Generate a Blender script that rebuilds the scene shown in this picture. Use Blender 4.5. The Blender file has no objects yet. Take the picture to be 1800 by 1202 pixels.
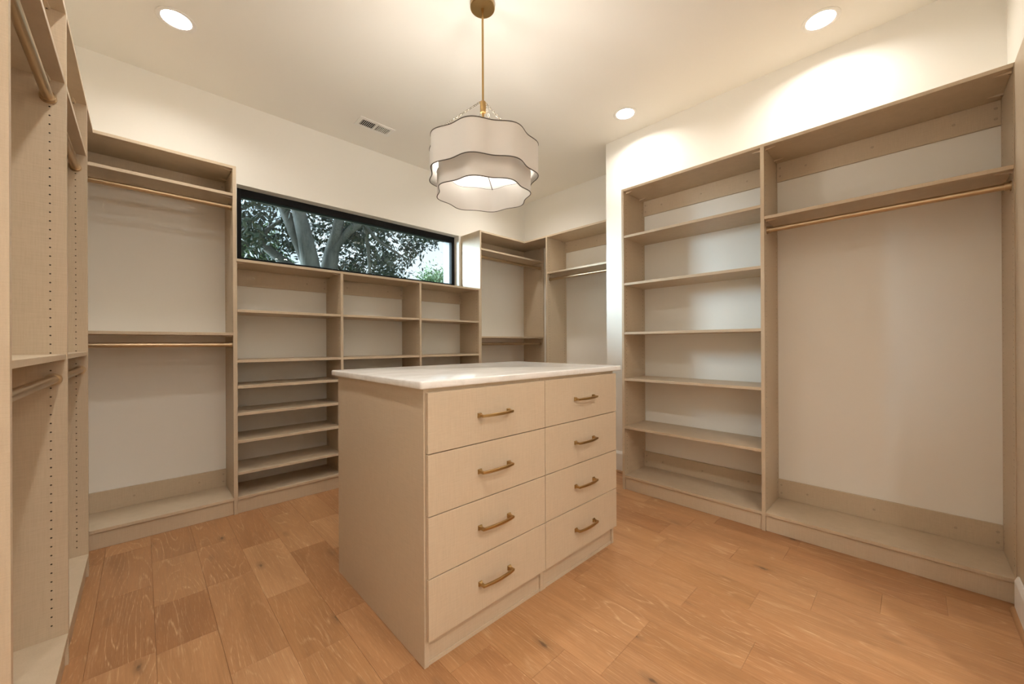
import bpy, bmesh, math, random
from mathutils import Vector, Matrix

random.seed(7)
scene = bpy.context.scene
C = scene.collection

# ------------------------------------------------------------------ camera
F_PX, CX, CY = 675.70, 900.21, 604.20
YAW, PITCH, ROLL = math.radians(43.934), math.radians(0.0275), math.radians(0.265)
CAM_H = 1.18
cam_d = bpy.data.cameras.new('camera')
cam = bpy.data.objects.new('camera', cam_d)
C.objects.link(cam)
fw = Vector((math.sin(YAW) * math.cos(PITCH), math.cos(YAW) * math.cos(PITCH), math.sin(PITCH)))
rt = Vector((math.cos(YAW), -math.sin(YAW), 0))
up = rt.cross(fw)
r2 = rt * math.cos(ROLL) - up * math.sin(ROLL)
u2 = rt * math.sin(ROLL) + up * math.cos(ROLL)
M = Matrix((r2, u2, -fw)).transposed().to_4x4()
M.translation = (0, 0, CAM_H)
cam.matrix_world = M
cam_d.sensor_fit = 'HORIZONTAL'
cam_d.sensor_width = 36.0
cam_d.lens = F_PX / 1800 * 36
cam_d.shift_x = -(CX - 900) / 1800
cam_d.shift_y = (CY - 601) / 1800
cam_d.clip_start = 0.02
cam_d.clip_end = 200
scene.camera = cam

# ------------------------------------------------------------------ world, sun, exposure
world = bpy.data.worlds.new('sky')
scene.world = world
world.use_nodes = True
wn = world.node_tree
wn.nodes.clear()
w_out = wn.nodes.new('ShaderNodeOutputWorld')
w_bg = wn.nodes.new('ShaderNodeBackground')
w_tc = wn.nodes.new('ShaderNodeTexCoord')
w_sep = wn.nodes.new('ShaderNodeSeparateXYZ')
w_ramp = wn.nodes.new('ShaderNodeValToRGB')
w_ramp.color_ramp.elements[0].position = 0.0
w_ramp.color_ramp.elements[0].color = (0.80, 0.89, 0.95, 1)
w_ramp.color_ramp.elements[1].position = 0.6
w_ramp.color_ramp.elements[1].color = (0.36, 0.60, 0.92, 1)
w_cl = wn.nodes.new('ShaderNodeTexNoise')
w_cl.inputs['Scale'].default_value = 2.2
w_cl.inputs['Detail'].default_value = 6
w_clr = wn.nodes.new('ShaderNodeValToRGB')
w_clr.color_ramp.elements[0].position = 0.48
w_clr.color_ramp.elements[1].position = 0.75
w_mix = wn.nodes.new('ShaderNodeMix')
w_mix.data_type = 'RGBA'
w_mix.inputs[7].default_value = (0.95, 0.97, 1.0, 1)
wn.links.new(w_tc.outputs['Generated'], w_sep.inputs[0])
wn.links.new(w_sep.outputs['Z'], w_ramp.inputs[0])
wn.links.new(w_tc.outputs['Generated'], w_cl.inputs['Vector'])
wn.links.new(w_cl.outputs['Fac'], w_clr.inputs[0])
wn.links.new(w_clr.outputs[0], w_mix.inputs[0])
wn.links.new(w_ramp.outputs[0], w_mix.inputs[6])
wn.links.new(w_mix.outputs[2], w_bg.inputs[0])
w_bg.inputs[1].default_value = 1.1
wn.links.new(w_bg.outputs[0], w_out.inputs[0])

sun_d = bpy.data.lights.new('sun', 'SUN')
sun = bpy.data.objects.new('sun', sun_d)
C.objects.link(sun)
sun_d.energy = 18.0
sun_d.color = (0.66, 0.84, 1.0)
sun_d.angle = math.radians(32)
SUN_DIR = Vector((1.0, -0.92, -0.28))          # low hazy sun from beyond the window
sun.rotation_euler = SUN_DIR.to_track_quat('-Z', 'Y').to_euler()
sun.location = (-6, 9, 5)

cy_ = scene.cycles
cy_.max_bounces = 7
cy_.diffuse_bounces = 5
cy_.glossy_bounces = 3
cy_.transmission_bounces = 3
cy_.transparent_max_bounces = 6
cy_.caustics_reflective = False
cy_.caustics_refractive = False
cy_.sample_clamp_indirect = 6.0
cy_.use_adaptive_sampling = True
cy_.adaptive_threshold = 0.08
cy_.adaptive_min_samples = 18
vs = scene.view_settings
vs.view_transform = 'Standard'
vs.look = 'None'
vs.exposure = 0.38
vs.gamma = 1.0
vs.use_curve_mapping = False
LAMP = 240.0                                    # radiance of the downlight lenses
LAMP_COL = (1.0, 0.96, 0.885)
BULB = 225.0

# ------------------------------------------------------------------ materials
def mat(name, col, rough=0.5, metal=0.0, spec=0.5):
    m = bpy.data.materials.new(name)
    m.use_nodes = True
    b = m.node_tree.nodes['Principled BSDF']
    b.inputs['Base Color'].default_value = (*col, 1)
    b.inputs['Roughness'].default_value = rough
    b.inputs['Metallic'].default_value = metal
    b.inputs['Specular IOR Level'].default_value = spec
    return m

def N(m, t, **kw):
    n = m.node_tree.nodes.new(t)
    for k, v in kw.items():
        setattr(n, k, v)
    return n

def L(m, a, b):
    m.node_tree.links.new(a, b)

def mapping(m, scale, src='Object', add=None):
    tc = N(m, 'ShaderNodeTexCoord')
    v = tc.outputs[src]
    if add is not None:
        va = N(m, 'ShaderNodeVectorMath', operation='ADD')
        L(m, v, va.inputs[0]); L(m, add, va.inputs[1])
        v = va.outputs[0]
    mp = N(m, 'ShaderNodeMapping')
    mp.inputs['Scale'].default_value = scale
    L(m, v, mp.inputs['Vector'])
    return mp.outputs[0]

def noise(m, vec, scale=1.0, detail=2.0, rough=0.5, dist=0.0):
    n = N(m, 'ShaderNodeTexNoise')
    n.inputs['Scale'].default_value = scale
    n.inputs['Detail'].default_value = detail
    n.inputs['Roughness'].default_value = rough
    n.inputs['Distortion'].default_value = dist
    L(m, vec, n.inputs['Vector'])
    return n.outputs['Fac']

def ramp(m, fac, stops):
    r = N(m, 'ShaderNodeValToRGB')
    e = r.color_ramp.elements
    while len(e) < len(stops):
        e.new(0.5)
    for i, (p, c) in enumerate(stops):
        e[i].position = p
        e[i].color = (*c, 1) if len(c) == 3 else c
    L(m, fac, r.inputs[0])
    return r.outputs[0]

def mix(m, fac, a, b, mode='MIX'):
    x = N(m, 'ShaderNodeMix', data_type='RGBA', blend_type=mode)
    for s, v in ((0, fac), (6, a), (7, b)):
        if isinstance(v, (int, float)):
            x.inputs[s].default_value = v
        elif isinstance(v, tuple):
            x.inputs[s].default_value = (*v, 1) if len(v) == 3 else v
        else:
            L(m, v, x.inputs[s])
    return x.outputs[2]

def bump(m, h, strength, dist=0.001):
    b = N(m, 'ShaderNodeBump')
    b.inputs['Strength'].default_value = strength
    b.inputs['Distance'].default_value = dist
    L(m, h, b.inputs['Height'])
    L(m, b.outputs[0], m.node_tree.nodes['Principled BSDF'].inputs['Normal'])

def bsdf(m):
    return m.node_tree.nodes['Principled BSDF']

# linen-look melamine
m_linen = mat('linen_laminate', (0.5, 0.4, 0.29), 0.42, 0, 0.35)
v1 = noise(m_linen, mapping(m_linen, (300, 300, 14)), 1, 2, 0.6)
v2 = noise(m_linen, mapping(m_linen, (18, 18, 330)), 1, 2, 0.6)
v3 = noise(m_linen, mapping(m_linen, (900, 900, 900)), 1, 1, 0.5)
a1 = mix(m_linen, 0.5, v1, v2)
a2 = mix(m_linen, 0.25, a1, v3)
c1 = ramp(m_linen, a2, [(0.26, (0.515, 0.414, 0.294)), (0.5, (0.585, 0.475, 0.345)), (0.76, (0.645, 0.53, 0.395))])
L(m_linen, c1, bsdf(m_linen).inputs['Base Color'])


m_hole = mat('drilled_hole', (0.10, 0.07, 0.045), 0.9)
m_clip = mat('clip_plastic', (0.62, 0.50, 0.36), 0.4)
m_cap = mat('screw_cap', (0.46, 0.365, 0.26), 0.4)

m_wall = mat('wall_paint', (0.87, 0.85, 0.80), 0.62, 0, 0.3)

m_ceil = mat('ceiling_paint', (0.87, 0.85, 0.80), 0.7, 0, 0.25)
m_white = mat('white_trim', (0.86, 0.85, 0.82), 0.35)
m_ext = mat('exterior_trim', (0.13, 0.125, 0.12), 0.6)
m_shoe = mat('oak_shoe', (0.42, 0.235, 0.11), 0.45)
m_black = mat('black_frame', (0.008, 0.008, 0.009), 0.7, 0, 0.2)
m_rod = mat('champagne_metal', (0.54, 0.41, 0.265), 0.36, 1.0)
m_brass = mat('antique_brass', (0.43, 0.285, 0.12), 0.33, 1.0)
m_chain = mat('nickel_chain', (0.16, 0.14, 0.11), 0.45, 1.0)
m_rim = mat('dark_piping', (0.10, 0.085, 0.07), 0.6)
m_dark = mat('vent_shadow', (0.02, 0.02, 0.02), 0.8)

# marble
m_marble = mat('white_marble', (0.82, 0.79, 0.73), 0.13, 0, 0.5)
mv = mapping(m_marble, (1.2, 3.6, 1.5))
f1 = noise(m_marble, mv, 1.6, 7, 0.62, 1.4)
vein = ramp(m_marble, f1, [(0.44, (0, 0, 0)), (0.495, (1, 1, 1)), (0.54, (0, 0, 0))])
f2 = noise(m_marble, mapping(m_marble, (2, 5, 30)), 2.2, 4, 0.6, 0.6)
cl = ramp(m_marble, f2, [(0.3, (0.80, 0.785, 0.755)), (0.62, (0.90, 0.89, 0.87))])
f3 = noise(m_marble, mapping(m_marble, (36, 36, 60)), 1, 3, 0.6)
fl = ramp(m_marble, f3, [(0.64, (0, 0, 0)), (0.72, (1, 1, 1))])
mc = mix(m_marble, 0.16, cl, mix(m_marble, vein, cl, (0.50, 0.47, 0.42)))
mc2 = mix(m_marble, 0.13, mc, mix(m_marble, fl, mc, (0.40, 0.35, 0.28)))
L(m_marble, mc2, bsdf(m_marble).inputs['Base Color'])

# oak planks
m_oak = mat('oak_plank', (0.5, 0.27, 0.12), 0.42, 0, 0.4)
oi = N(m_oak, 'ShaderNodeObjectInfo')
rv = N(m_oak, 'ShaderNodeCombineXYZ')
mu1 = N(m_oak, 'ShaderNodeMath', operation='MULTIPLY'); mu1.inputs[1].default_value = 37.0
mu2 = N(m_oak, 'ShaderNodeMath', operation='MULTIPLY'); mu2.inputs[1].default_value = 91.0
L(m_oak, oi.outputs['Random'], mu1.inputs[0]); L(m_oak, oi.outputs['Random'], mu2.inputs[0])
L(m_oak, mu1.outputs[0], rv.inputs[0]); L(m_oak, mu2.outputs[0], rv.inputs[1])
rv.inputs[2].default_value = 0.0
base = ramp(m_oak, oi.outputs['Random'], [(0.0, (0.37, 0.180, 0.078)), (0.2, (0.47, 0.252, 0.118)), (0.4, (0.40, 0.196, 0.086)), (0.6, (0.50, 0.275, 0.133)), (0.8, (0.43, 0.222, 0.098)), (1.0, (0.34, 0.160, 0.068))])
big = noise(m_oak, mapping(m_oak, (9, 1.3, 1), add=rv.outputs[0]), 1, 3, 0.55, 0.4)
tone = ramp(m_oak, big, [(0.28, (0.80, 0.76, 0.72)), (0.72, (1.12, 1.12, 1.12))])
b1 = mix(m_oak, 0.85, base, tone, 'MULTIPLY')
# cathedral growth rings: contour lines of a stretched noise
cn = noise(m_oak, mapping(m_oak, (5.4, 0.58, 1), add=rv.outputs[0]), 1, 2.2, 0.45, 0.25)
fr = N(m_oak, 'ShaderNodeMath', operation='MULTIPLY'); fr.inputs[1].default_value = 24.0
L(m_oak, cn, fr.inputs[0])
fr2 = N(m_oak, 'ShaderNodeMath', operation='FRACT'); L(m_oak, fr.outputs[0], fr2.inputs[0])
ring = ramp(m_oak, fr2.outputs[0], [(0.0, (0, 0, 0)), (0.74, (0.1, 0.1, 0.1)), (0.86, (1, 1, 1)), (0.97, (0, 0, 0))])
pat = noise(m_oak, mapping(m_oak, (3, 1.4, 1), add=rv.outputs[0]), 1.7, 2)
patr = ramp(m_oak, pat, [(0.38, (0.05, 0.05, 0.05)), (0.60, (1, 1, 1))])
brk = noise(m_oak, mapping(m_oak, (240, 14, 1), add=rv.outputs[0]), 1, 2, 0.6)
brkr = ramp(m_oak, brk, [(0.40, (0, 0, 0)), (0.62, (1, 1, 1))])
rr = mix(m_oak, 1.0, mix(m_oak, 1.0, ring, patr, 'MULTIPLY'), brkr, 'MULTIPLY')
rs = N(m_oak, 'ShaderNodeMath', operation='MULTIPLY'); rs.inputs[1].default_value = 0.62
L(m_oak, rr, rs.inputs[0])
b2 = mix(m_oak, rs.outputs[0], b1, (0.80, 0.56, 0.34))
# limed pores
po = noise(m_oak, mapping(m_oak, (330, 14, 1), add=rv.outputs[0]), 1, 2, 0.65)
por = ramp(m_oak, po, [(0.60, (0, 0, 0)), (0.74, (1, 1, 1))])
ps = N(m_oak, 'ShaderNodeMath', operation='MULTIPLY'); ps.inputs[1].default_value = 0.45
L(m_oak, por, ps.inputs[0])
b3 = mix(m_oak, ps.outputs[0], b2, (0.74, 0.50, 0.29))
fine = noise(m_oak, mapping(m_oak, (140, 5, 1), add=rv.outputs[0]), 1, 3, 0.6)
finer = ramp(m_oak, fine, [(0.3, (0.86, 0.83, 0.80)), (0.7, (1.07, 1.07, 1.07))])
b4 = mix(m_oak, 0.8, b3, finer, 'MULTIPLY')
# knots
vo = N(m_oak, 'ShaderNodeTexVoronoi'); vo.inputs['Scale'].default_value = 1.0
dn = N(m_oak, 'ShaderNodeTexNoise'); dn.inputs['Scale'].default_value = 30
kv = mapping(m_oak, (7.5, 3.0, 1), add=rv.outputs[0])
L(m_oak, kv, vo.inputs['Vector'])
sepc = N(m_oak, 'ShaderNodeSeparateColor'); L(m_oak, vo.outputs['Color'], sepc.inputs[0])
ksel = ramp(m_oak, sepc.outputs[0], [(0.52, (0, 0, 0)), (0.54, (1, 1, 1))])
kd = N(m_oak, 'ShaderNodeMath', operation='ADD')
kn = noise(m_oak, mapping(m_oak, (60, 30, 1), add=rv.outputs[0]), 1, 2)
kmul = N(m_oak, 'ShaderNodeMath', operation='MULTIPLY'); kmul.inputs[1].default_value = 0.10
L(m_oak, kn, kmul.inputs[0])
L(m_oak, vo.outputs['Distance'], kd.inputs[0]); L(m_oak, kmul.outputs[0], kd.inputs[1])
kr = ramp(m_oak, kd.outputs[0], [(0.092, (1, 1, 1)), (0.125, (0.38, 0.38, 0.38)), (0.24, (0, 0, 0))])
kk = mix(m_oak, 1.0, kr, ksel, 'MULTIPLY')
kks = N(m_oak, 'ShaderNodeMath', operation='MULTIPLY'); kks.inputs[1].default_value = 0.8
L(m_oak, kk, kks.inputs[0])
b5 = mix(m_oak, kks.outputs[0], b4, (0.09, 0.052, 0.03))
L(m_oak, b5, bsdf(m_oak).inputs['Base Color'])
rgh = ramp(m_oak, fine, [(0.2, (0.36, 0.36, 0.36)), (0.8, (0.50, 0.50, 0.50))])
L(m_oak, rgh, bsdf(m_oak).inputs['Roughness'])
bump(m_oak, po, 0.12, 0.0005)
m_sub = mat('subfloor', (0.10, 0.055, 0.028), 0.8)

def emit(name, col, s):
    m = bpy.data.materials.new(name)
    m.use_nodes = True
    nt = m.node_tree
    nt.nodes.clear()
    e = nt.nodes.new('ShaderNodeEmission'); o = nt.nodes.new('ShaderNodeOutputMaterial')
    e.inputs[0].default_value = (*col, 1); e.inputs[1].default_value = s
    nt.links.new(e.outputs[0], o.inputs[0])
    return m

m_lens = emit('downlight_lens', LAMP_COL, LAMP)
m_lens_fill = emit('entry_fill_lens', LAMP_COL, LAMP * 1.9)  # stronger lens for the fill lamps added in the entry
m_bulb_fill = emit('lower_bulb_fill', (1.0, 0.94, 0.85), BULB * 0.10)
m_bulb = emit('bulb_glow', (1.0, 0.94, 0.85), BULB)

# translucent shade fabric
m_shade = bpy.data.materials.new('linen_shade')
m_shade.use_nodes = True
nt = m_shade.node_tree; nt.nodes.clear()
so = nt.nodes.new('ShaderNodeOutputMaterial'); sm = nt.nodes.new('ShaderNodeMixShader')
sd = nt.nodes.new('ShaderNodeBsdfDiffuse'); st = nt.nodes.new('ShaderNodeBsdfTranslucent')
sd.inputs[0].default_value = (0.76, 0.735, 0.70, 1); st.inputs[0].default_value = (0.80, 0.72, 0.62, 1)
sm.inputs[0].default_value = 0.05
nt.links.new(sd.outputs[0], sm.inputs[1]); nt.links.new(st.outputs[0], sm.inputs[2]); nt.links.new(sm.outputs[0], so.inputs[0])

m_cup = bpy.data.materials.new('frosted_glass')
m_cup.use_nodes = True
nt = m_cup.node_tree; nt.nodes.clear()
so = nt.nodes.new('ShaderNodeOutputMaterial'); sm = nt.nodes.new('ShaderNodeMixShader')
sd = nt.nodes.new('ShaderNodeBsdfDiffuse'); st = nt.nodes.new('ShaderNodeBsdfTranslucent')
sd.inputs[0].default_value = (0.85, 0.83, 0.79, 1); st.inputs[0].default_value = (0.8, 0.76, 0.70, 1)
sm.inputs[0].default_value = 0.55
nt.links.new(sd.outputs[0], sm.inputs[1]); nt.links.new(st.outputs[0], sm.inputs[2]); nt.links.new(sm.outputs[0], so.inputs[0])

# window glass: clear with a faint reflection
m_glass = bpy.data.materials.new('window_glass')
m_glass.use_nodes = True
nt = m_glass.node_tree; nt.nodes.clear()
go = nt.nodes.new('ShaderNodeOutputMaterial'); gm = nt.nodes.new('ShaderNodeMixShader')
gt = nt.nodes.new('ShaderNodeBsdfTransparent'); gg = nt.nodes.new('ShaderNodeBsdfGlossy')
gf = nt.nodes.new('ShaderNodeFresnel'); gf.inputs[0].default_value = 1.30
gt.inputs[0].default_value = (0.95, 0.98, 0.96, 1); gg.inputs[1].default_value = 0.01
nt.links.new(gf.outputs[0], gm.inputs[0]); nt.links.new(gt.outputs[0], gm.inputs[1])
nt.links.new(gg.outputs[0], gm.inputs[2]); nt.links.new(gm.outputs[0], go.inputs[0])

# outdoors
m_bark = mat('bark', (0.16, 0.135, 0.105), 0.9)
bk = noise(m_bark, mapping(m_bark, (9, 9, 2.0)), 1, 5, 0.65, 0.5)
L(m_bark, ramp(m_bark, bk, [(0.3, (0.03, 0.03, 0.024)), (0.7, (0.10, 0.095, 0.075))]), bsdf(m_bark).inputs['Base Color'])
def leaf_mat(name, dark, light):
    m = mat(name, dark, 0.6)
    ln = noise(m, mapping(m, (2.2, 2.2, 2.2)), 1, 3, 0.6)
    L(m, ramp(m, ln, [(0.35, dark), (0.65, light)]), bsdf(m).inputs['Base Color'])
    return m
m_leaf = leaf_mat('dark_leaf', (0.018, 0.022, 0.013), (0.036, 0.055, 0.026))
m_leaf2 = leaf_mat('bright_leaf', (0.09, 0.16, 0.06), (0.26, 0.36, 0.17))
m_lawn = mat('lawn', (0.06, 0.10, 0.035), 0.9)
L(m_lawn, ramp(m_lawn, noise(m_lawn, mapping(m_lawn, (3, 3, 3)), 1, 5), [(0.3, (0.04, 0.07, 0.02)), (0.7, (0.11, 0.16, 0.06))]), bsdf(m_lawn).inputs['Base Color'])

# ------------------------------------------------------------------ object helpers
def link(o, parent=None):
    C.objects.link(o)
    if parent is not None:
        o.parent = parent
    return o

def root_loc(p):
    v = Vector((0, 0, 0))
    while p is not None:
        v += p.location
        p = p.parent
    return v

def thing(name, loc, label, cat, group=None):
    o = bpy.data.objects.new(name, None)
    o.empty_display_size = 0.1
    o.location = loc
    link(o)
    o['label'] = label; o['category'] = cat
    if group:
        o['group'] = group
    return o

def obj(name, bm, mats, parent=None, smooth=None, label=None, kind=None):
    """bm in world coordinates -> one mesh object under parent"""
    off = root_loc(parent)
    if off.length > 0:
        bmesh.ops.translate(bm, vec=-off, verts=bm.verts)
    me = bpy.data.meshes.new(name)
    bm.to_mesh(me); bm.free()
    for m in (mats if isinstance(mats, (list, tuple)) else [mats]):
        me.materials.append(m)
    if smooth is not None:
        for p in me.polygons:
            p.use_smooth = True
        me.set_sharp_from_angle(angle=math.radians(smooth))
    o = bpy.data.objects.new(name, me)
    link(o, parent)
    if label:
        o['label'] = label
    if kind:
        o['kind'] = kind
    return o

def box(bm, x0, x1, y0, y1, z0, z1, bev=0.0, seg=1, mi=0):
    x0, x1 = min(x0, x1), max(x0, x1); y0, y1 = min(y0, y1), max(y0, y1); z0, z1 = min(z0, z1), max(z0, z1)
    vs_ = [bm.verts.new(p) for p in ((x0, y0, z0), (x1, y0, z0), (x1, y1, z0), (x0, y1, z0), (x0, y0, z1), (x1, y0, z1), (x1, y1, z1), (x0, y1, z1))]
    fs = [bm.faces.new([vs_[i] for i in q]) for q in ((0, 3, 2, 1), (4, 5, 6, 7), (0, 1, 5, 4), (1, 2, 6, 5), (2, 3, 7, 6), (3, 0, 4, 7))]
    for f in fs:
        f.material_index = mi
    if bev > 0:
        es = list({e for f in fs for e in f.edges})
        bmesh.ops.bevel(bm, geom=es, offset=bev, segments=seg, affect='EDGES', profile=0.5)
    return bm

def nb(*a, **k):
    return box(bmesh.new(), *a, **k)

def cyl(bm, p0, p1, r0, r1=None, n=16, caps=True):
    r1 = r0 if r1 is None else r1
    p0, p1 = Vector(p0), Vector(p1)
    d = (p1 - p0).normalized()
    a = d.orthogonal().normalized(); b = d.cross(a)
    A = []; B = []
    for i in range(n):
        t = 2 * math.pi * i / n
        w = a * math.cos(t) + b * math.sin(t)
        A.append(bm.verts.new(p0 + w * r0)); B.append(bm.verts.new(p1 + w * r1))
    for i in range(n):
        j = (i + 1) % n
        bm.faces.new((A[i], A[j], B[j], B[i]))
    if caps:
        bm.faces.new(A[::-1]); bm.faces.new(B)
    return bm

def lathe(bm, cx, cy, prof, n=32):
    """prof: list of (r, z)"""
    rings = []
    for r, z in prof:
        rings.append([bm.verts.new((cx + r * math.cos(2 * math.pi * i / n), cy + r * math.sin(2 * math.pi * i / n), z)) for i in range(n)])
    for k in range(len(rings) - 1):
        for i in range(n):
            j = (i + 1) % n
            bm.faces.new((rings[k][i], rings[k][j], rings[k + 1][j], rings[k + 1][i]))
    return rings

def tube(bm, pts, rad, n=8, closed=False):
    pts = [Vector(p) for p in pts]
    rings = []
    a = None
    for i, p in enumerate(pts):
        if closed:
            d = (pts[(i + 1) % len(pts)] - pts[i - 1]).normalized()
        else:
            d = (pts[min(i + 1, len(pts) - 1)] - pts[max(i - 1, 0)]).normalized()
        if a is None:
            a = d.orthogonal().normalized()
        a = (a - d * a.dot(d)).normalized()
        b = d.cross(a)
        r = rad[i] if isinstance(rad, (list, tuple)) else rad
        rings.append([bm.verts.new(p + (a * math.cos(2 * math.pi * k / n) + b * math.sin(2 * math.pi * k / n)) * r) for k in range(n)])
    m_ = len(rings)
    for i in range(m_ if closed else m_ - 1):
        A, B = rings[i], rings[(i + 1) % m_]
        for k in range(n):
            j = (k + 1) % n
            bm.faces.new((A[k], A[j], B[j], B[k]))
    if not closed:
        bm.faces.new(rings[0][::-1]); bm.faces.new(rings[-1])
    return bm

# ------------------------------------------------------------------ dimensions (metres)
XW, XF, XLW = 3.164, 3.726, -0.555             # right wall, deeper right wall, left wall
YB, YN, YC = 3.6187, -0.343, 1.9945            # back wall, near wall, corner of the right wall
ZC = 3.062
ZT, ZL, ZB = 2.429, 1.787, 0.117               # unit top, ledge top, base shelf top
YF, XE, XD, XL = 3.2696, 2.812, 3.370, -0.199  # fronts: back run, right run, deep right run, left run
T = 0.019
YA, XA = -2.40, 1.90                            # entry alcove behind the camera
LIGHTS = [(x, y) for x in (0.15, 2.86) for y in (0.36, 1.62, 2.94)] + [(0.15, -0.91), (1.25, -0.91), (0.15, -1.95), (1.25, -1.95)]  # those in the entry are unseen, added as fill from behind the camera

# ------------------------------------------------------------------ room shell
def struct(o):
    o['kind'] = 'structure'
    return o

WX0, WX1, WZ0, WZ1 = 0.533, 2.640, 1.800, 2.430   # window opening
wt = 0.24                                          # outer wall thickness
bm = bmesh.new()
box(bm, XLW - 0.15, WX0, YB, YB + wt, -0.05, ZC + 0.2)
box(bm, WX1, XF + 0.15, YB, YB + wt, -0.05, ZC + 0.2)
box(bm, WX0, WX1, YB, YB + wt, -0.05, WZ0)
box(bm, WX0, WX1, YB, YB + wt, WZ1, ZC + 0.2)
bmesh.ops.remove_doubles(bm, verts=bm.verts, dist=1e-5)
o = struct(obj('wall_back', bm, m_wall)); o['label'] = 'cream painted back wall around the wide window'
o = struct(obj('wall_left', nb(XLW - 0.15, XLW, YA - 0.15, YB, -0.05, ZC + 0.2), m_wall)); o['label'] = 'cream left wall behind the hanging closets'
bm = bmesh.new()
pts = [(XW, YN - 0.15), (XW, YC), (XF, YC), (XF, YB), (XF + 0.15, YB), (XF + 0.15, YN - 0.15)]
lo = [bm.verts.new((x, y, -0.05)) for x, y in pts]; hi = [bm.verts.new((x, y, ZC + 0.2)) for x, y in pts]
for i in range(6):
    j = (i + 1) % 6
    bm.faces.new((lo[i], lo[j], hi[j], hi[i]))
bm.faces.new(lo[::-1]); bm.faces.new(hi)
o = struct(obj('wall_right', bm, m_wall)); o['label'] = 'cream right wall stepping back beyond the white corner'
bm = bmesh.new()
pts = [(XW, YN), (XA, YN), (XA, YA), (XLW, YA), (XLW, YA - 0.15), (XA + 0.15, YA - 0.15), (XA + 0.15, YN - 0.15), (XW, YN - 0.15)]
lo = [bm.verts.new((x, y, -0.05)) for x, y in pts]; hi = [bm.verts.new((x, y, ZC + 0.2)) for x, y in pts]
for i in range(8):
    j = (i + 1) % 8
    bm.faces.new((lo[i], lo[j], hi[j], hi[i]))
bm.faces.new(lo[::-1]); bm.faces.new(hi)
o = struct(obj('wall_near', bm, m_wall)); o['label'] = 'cream near wall at the right edge of the view'

# ceiling with six round cut-outs
bm = bmesh.new()
xs = [XLW - 0.05, 0.0, 0.30, 1.10, 1.40, 2.71, 3.01, XF + 0.05]
ys = [YA - 0.05, -2.10, -1.80, -1.06, -0.76, 0.21, 0.51, 1.47, 1.77, 2.79, 3.09, YB + 0.05]
RC = 0.079
for i in range(len(xs) - 1):
    for j in range(len(ys) - 1):
        x0, x1, y0, y1 = xs[i], xs[i + 1], ys[j], ys[j + 1]
        cen = next(((lx, ly) for lx, ly in LIGHTS if x0 < lx < x1 and y0 < ly < y1), None)
        if cen is None:
            bm.faces.new([bm.verts.new(p) for p in ((x0, y0, ZC), (x0, y1, ZC), (x1, y1, ZC), (x1, y0, ZC))])
        else:
            n = 32
            inn, out = [], []
            for k in range(n):
                t = 2 * math.pi * k / n
                c_, s_ = math.cos(t), math.sin(t)
                q = 0.15 / max(abs(c_), abs(s_))
                inn.append(bm.verts.new((cen[0] + RC * c_, cen[1] + RC * s_, ZC)))
                out.append(bm.verts.new((cen[0] + q * c_, cen[1] + q * s_, ZC)))
            for k in range(n):
                l = (k + 1) % n
                bm.faces.new((inn[k], inn[l], out[l], out[k]))
bmesh.ops.remove_doubles(bm, verts=bm.verts, dist=1e-4)
box(bm, XLW - 0.15, XF + 0.15, YA - 0.15, YB + wt, ZC + 0.2, ZC + 0.3)
o = struct(obj('ceiling', bm, m_ceil)); o['label'] = 'smooth cream ceiling with recessed lights'

# floor: sub-slab plus every plank
floor = struct(obj('floor', nb(XLW - 0.1, XF + 0.1, YA - 0.1, YB + 0.1, -0.06, -0.0125), m_sub))
floor['label'] = 'limed oak plank floor'
PW, PX0 = 0.1894, 0.036
known = {-2: [3.05, 2.2], -1: [2.604], 0: [2.86, 2.002], 1: [2.88, 2.391, 1.697], 2: [2.687, 2.084], 3: [3.06, 2.458, 1.745],
         6: [0.772], 7: [0.774], 8: [0.431], 9: [0.722], 10: [0.504], 11: [0.312], 12: [1.092, 0.692, 0.098], 13: [0.488, -0.107], 14: [0.9]}
rp = random.Random(11)
for k in range(-4, 20):
    x0, x1 = PX0 + k * PW, PX0 + (k + 1) * PW
    x0, x1 = max(x0, XLW), min(x1, XF)
    if x1 - x0 < 0.01:
        continue
    js = sorted(known.get(k, [rp.uniform(1.0, 2.5)]))
    lo_y, hi_y = (YA if x1 <= XA else YN), YB
    while js[0] - lo_y > 0.85:
        js.insert(0, js[0] - rp.uniform(0.42, 0.78))
    while hi_y - js[-1] > 0.85:
        js.append(js[-1] + rp.uniform(0.42, 0.78))
    i = 0
    while i < len(js) - 1:
        if js[i + 1] - js[i] > 0.85:
            js.insert(i + 1, js[i] + (js[i + 1] - js[i]) * rp.uniform(0.42, 0.58))
        else:
            i += 1
    js = [y for y in js if lo_y + 0.06 < y < hi_y - 0.06]
    ys_ = [lo_y] + js + [hi_y]
    g = 0.00025
    for a, b in zip(ys_[:-1], ys_[1:]):
        cx, cy = (x0 + x1) / 2, (a + b) / 2
        w, l = (x1 - x0) / 2 - g, (b - a) / 2 - g
        ch = 0.0006
        vsn = [(-w, -l, -0.012), (w, -l, -0.012), (w, l, -0.012), (-w, l, -0.012),
               (-w, -l, -ch), (w, -l, -ch), (w, l, -ch), (-w, l, -ch),
               (-w + ch, -l + ch, 0), (w - ch, -l + ch, 0), (w - ch, l - ch, 0), (-w + ch, l - ch, 0)]
        fsn = [(0, 1, 5, 4), (1, 2, 6, 5), (2, 3, 7, 6), (3, 0, 4, 7), (4, 5, 9, 8), (5, 6, 10, 9), (6, 7, 11, 10), (7, 4, 8, 11), (8, 9, 10, 11)]
        me = bpy.data.meshes.new('plank')
        me.from_pydata(vsn, [], fsn)
        me.materials.append(m_oak)
        p = bpy.data.objects.new('plank', me)
        p.location = (cx, cy, 0)
        link(p, floor)

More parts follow.
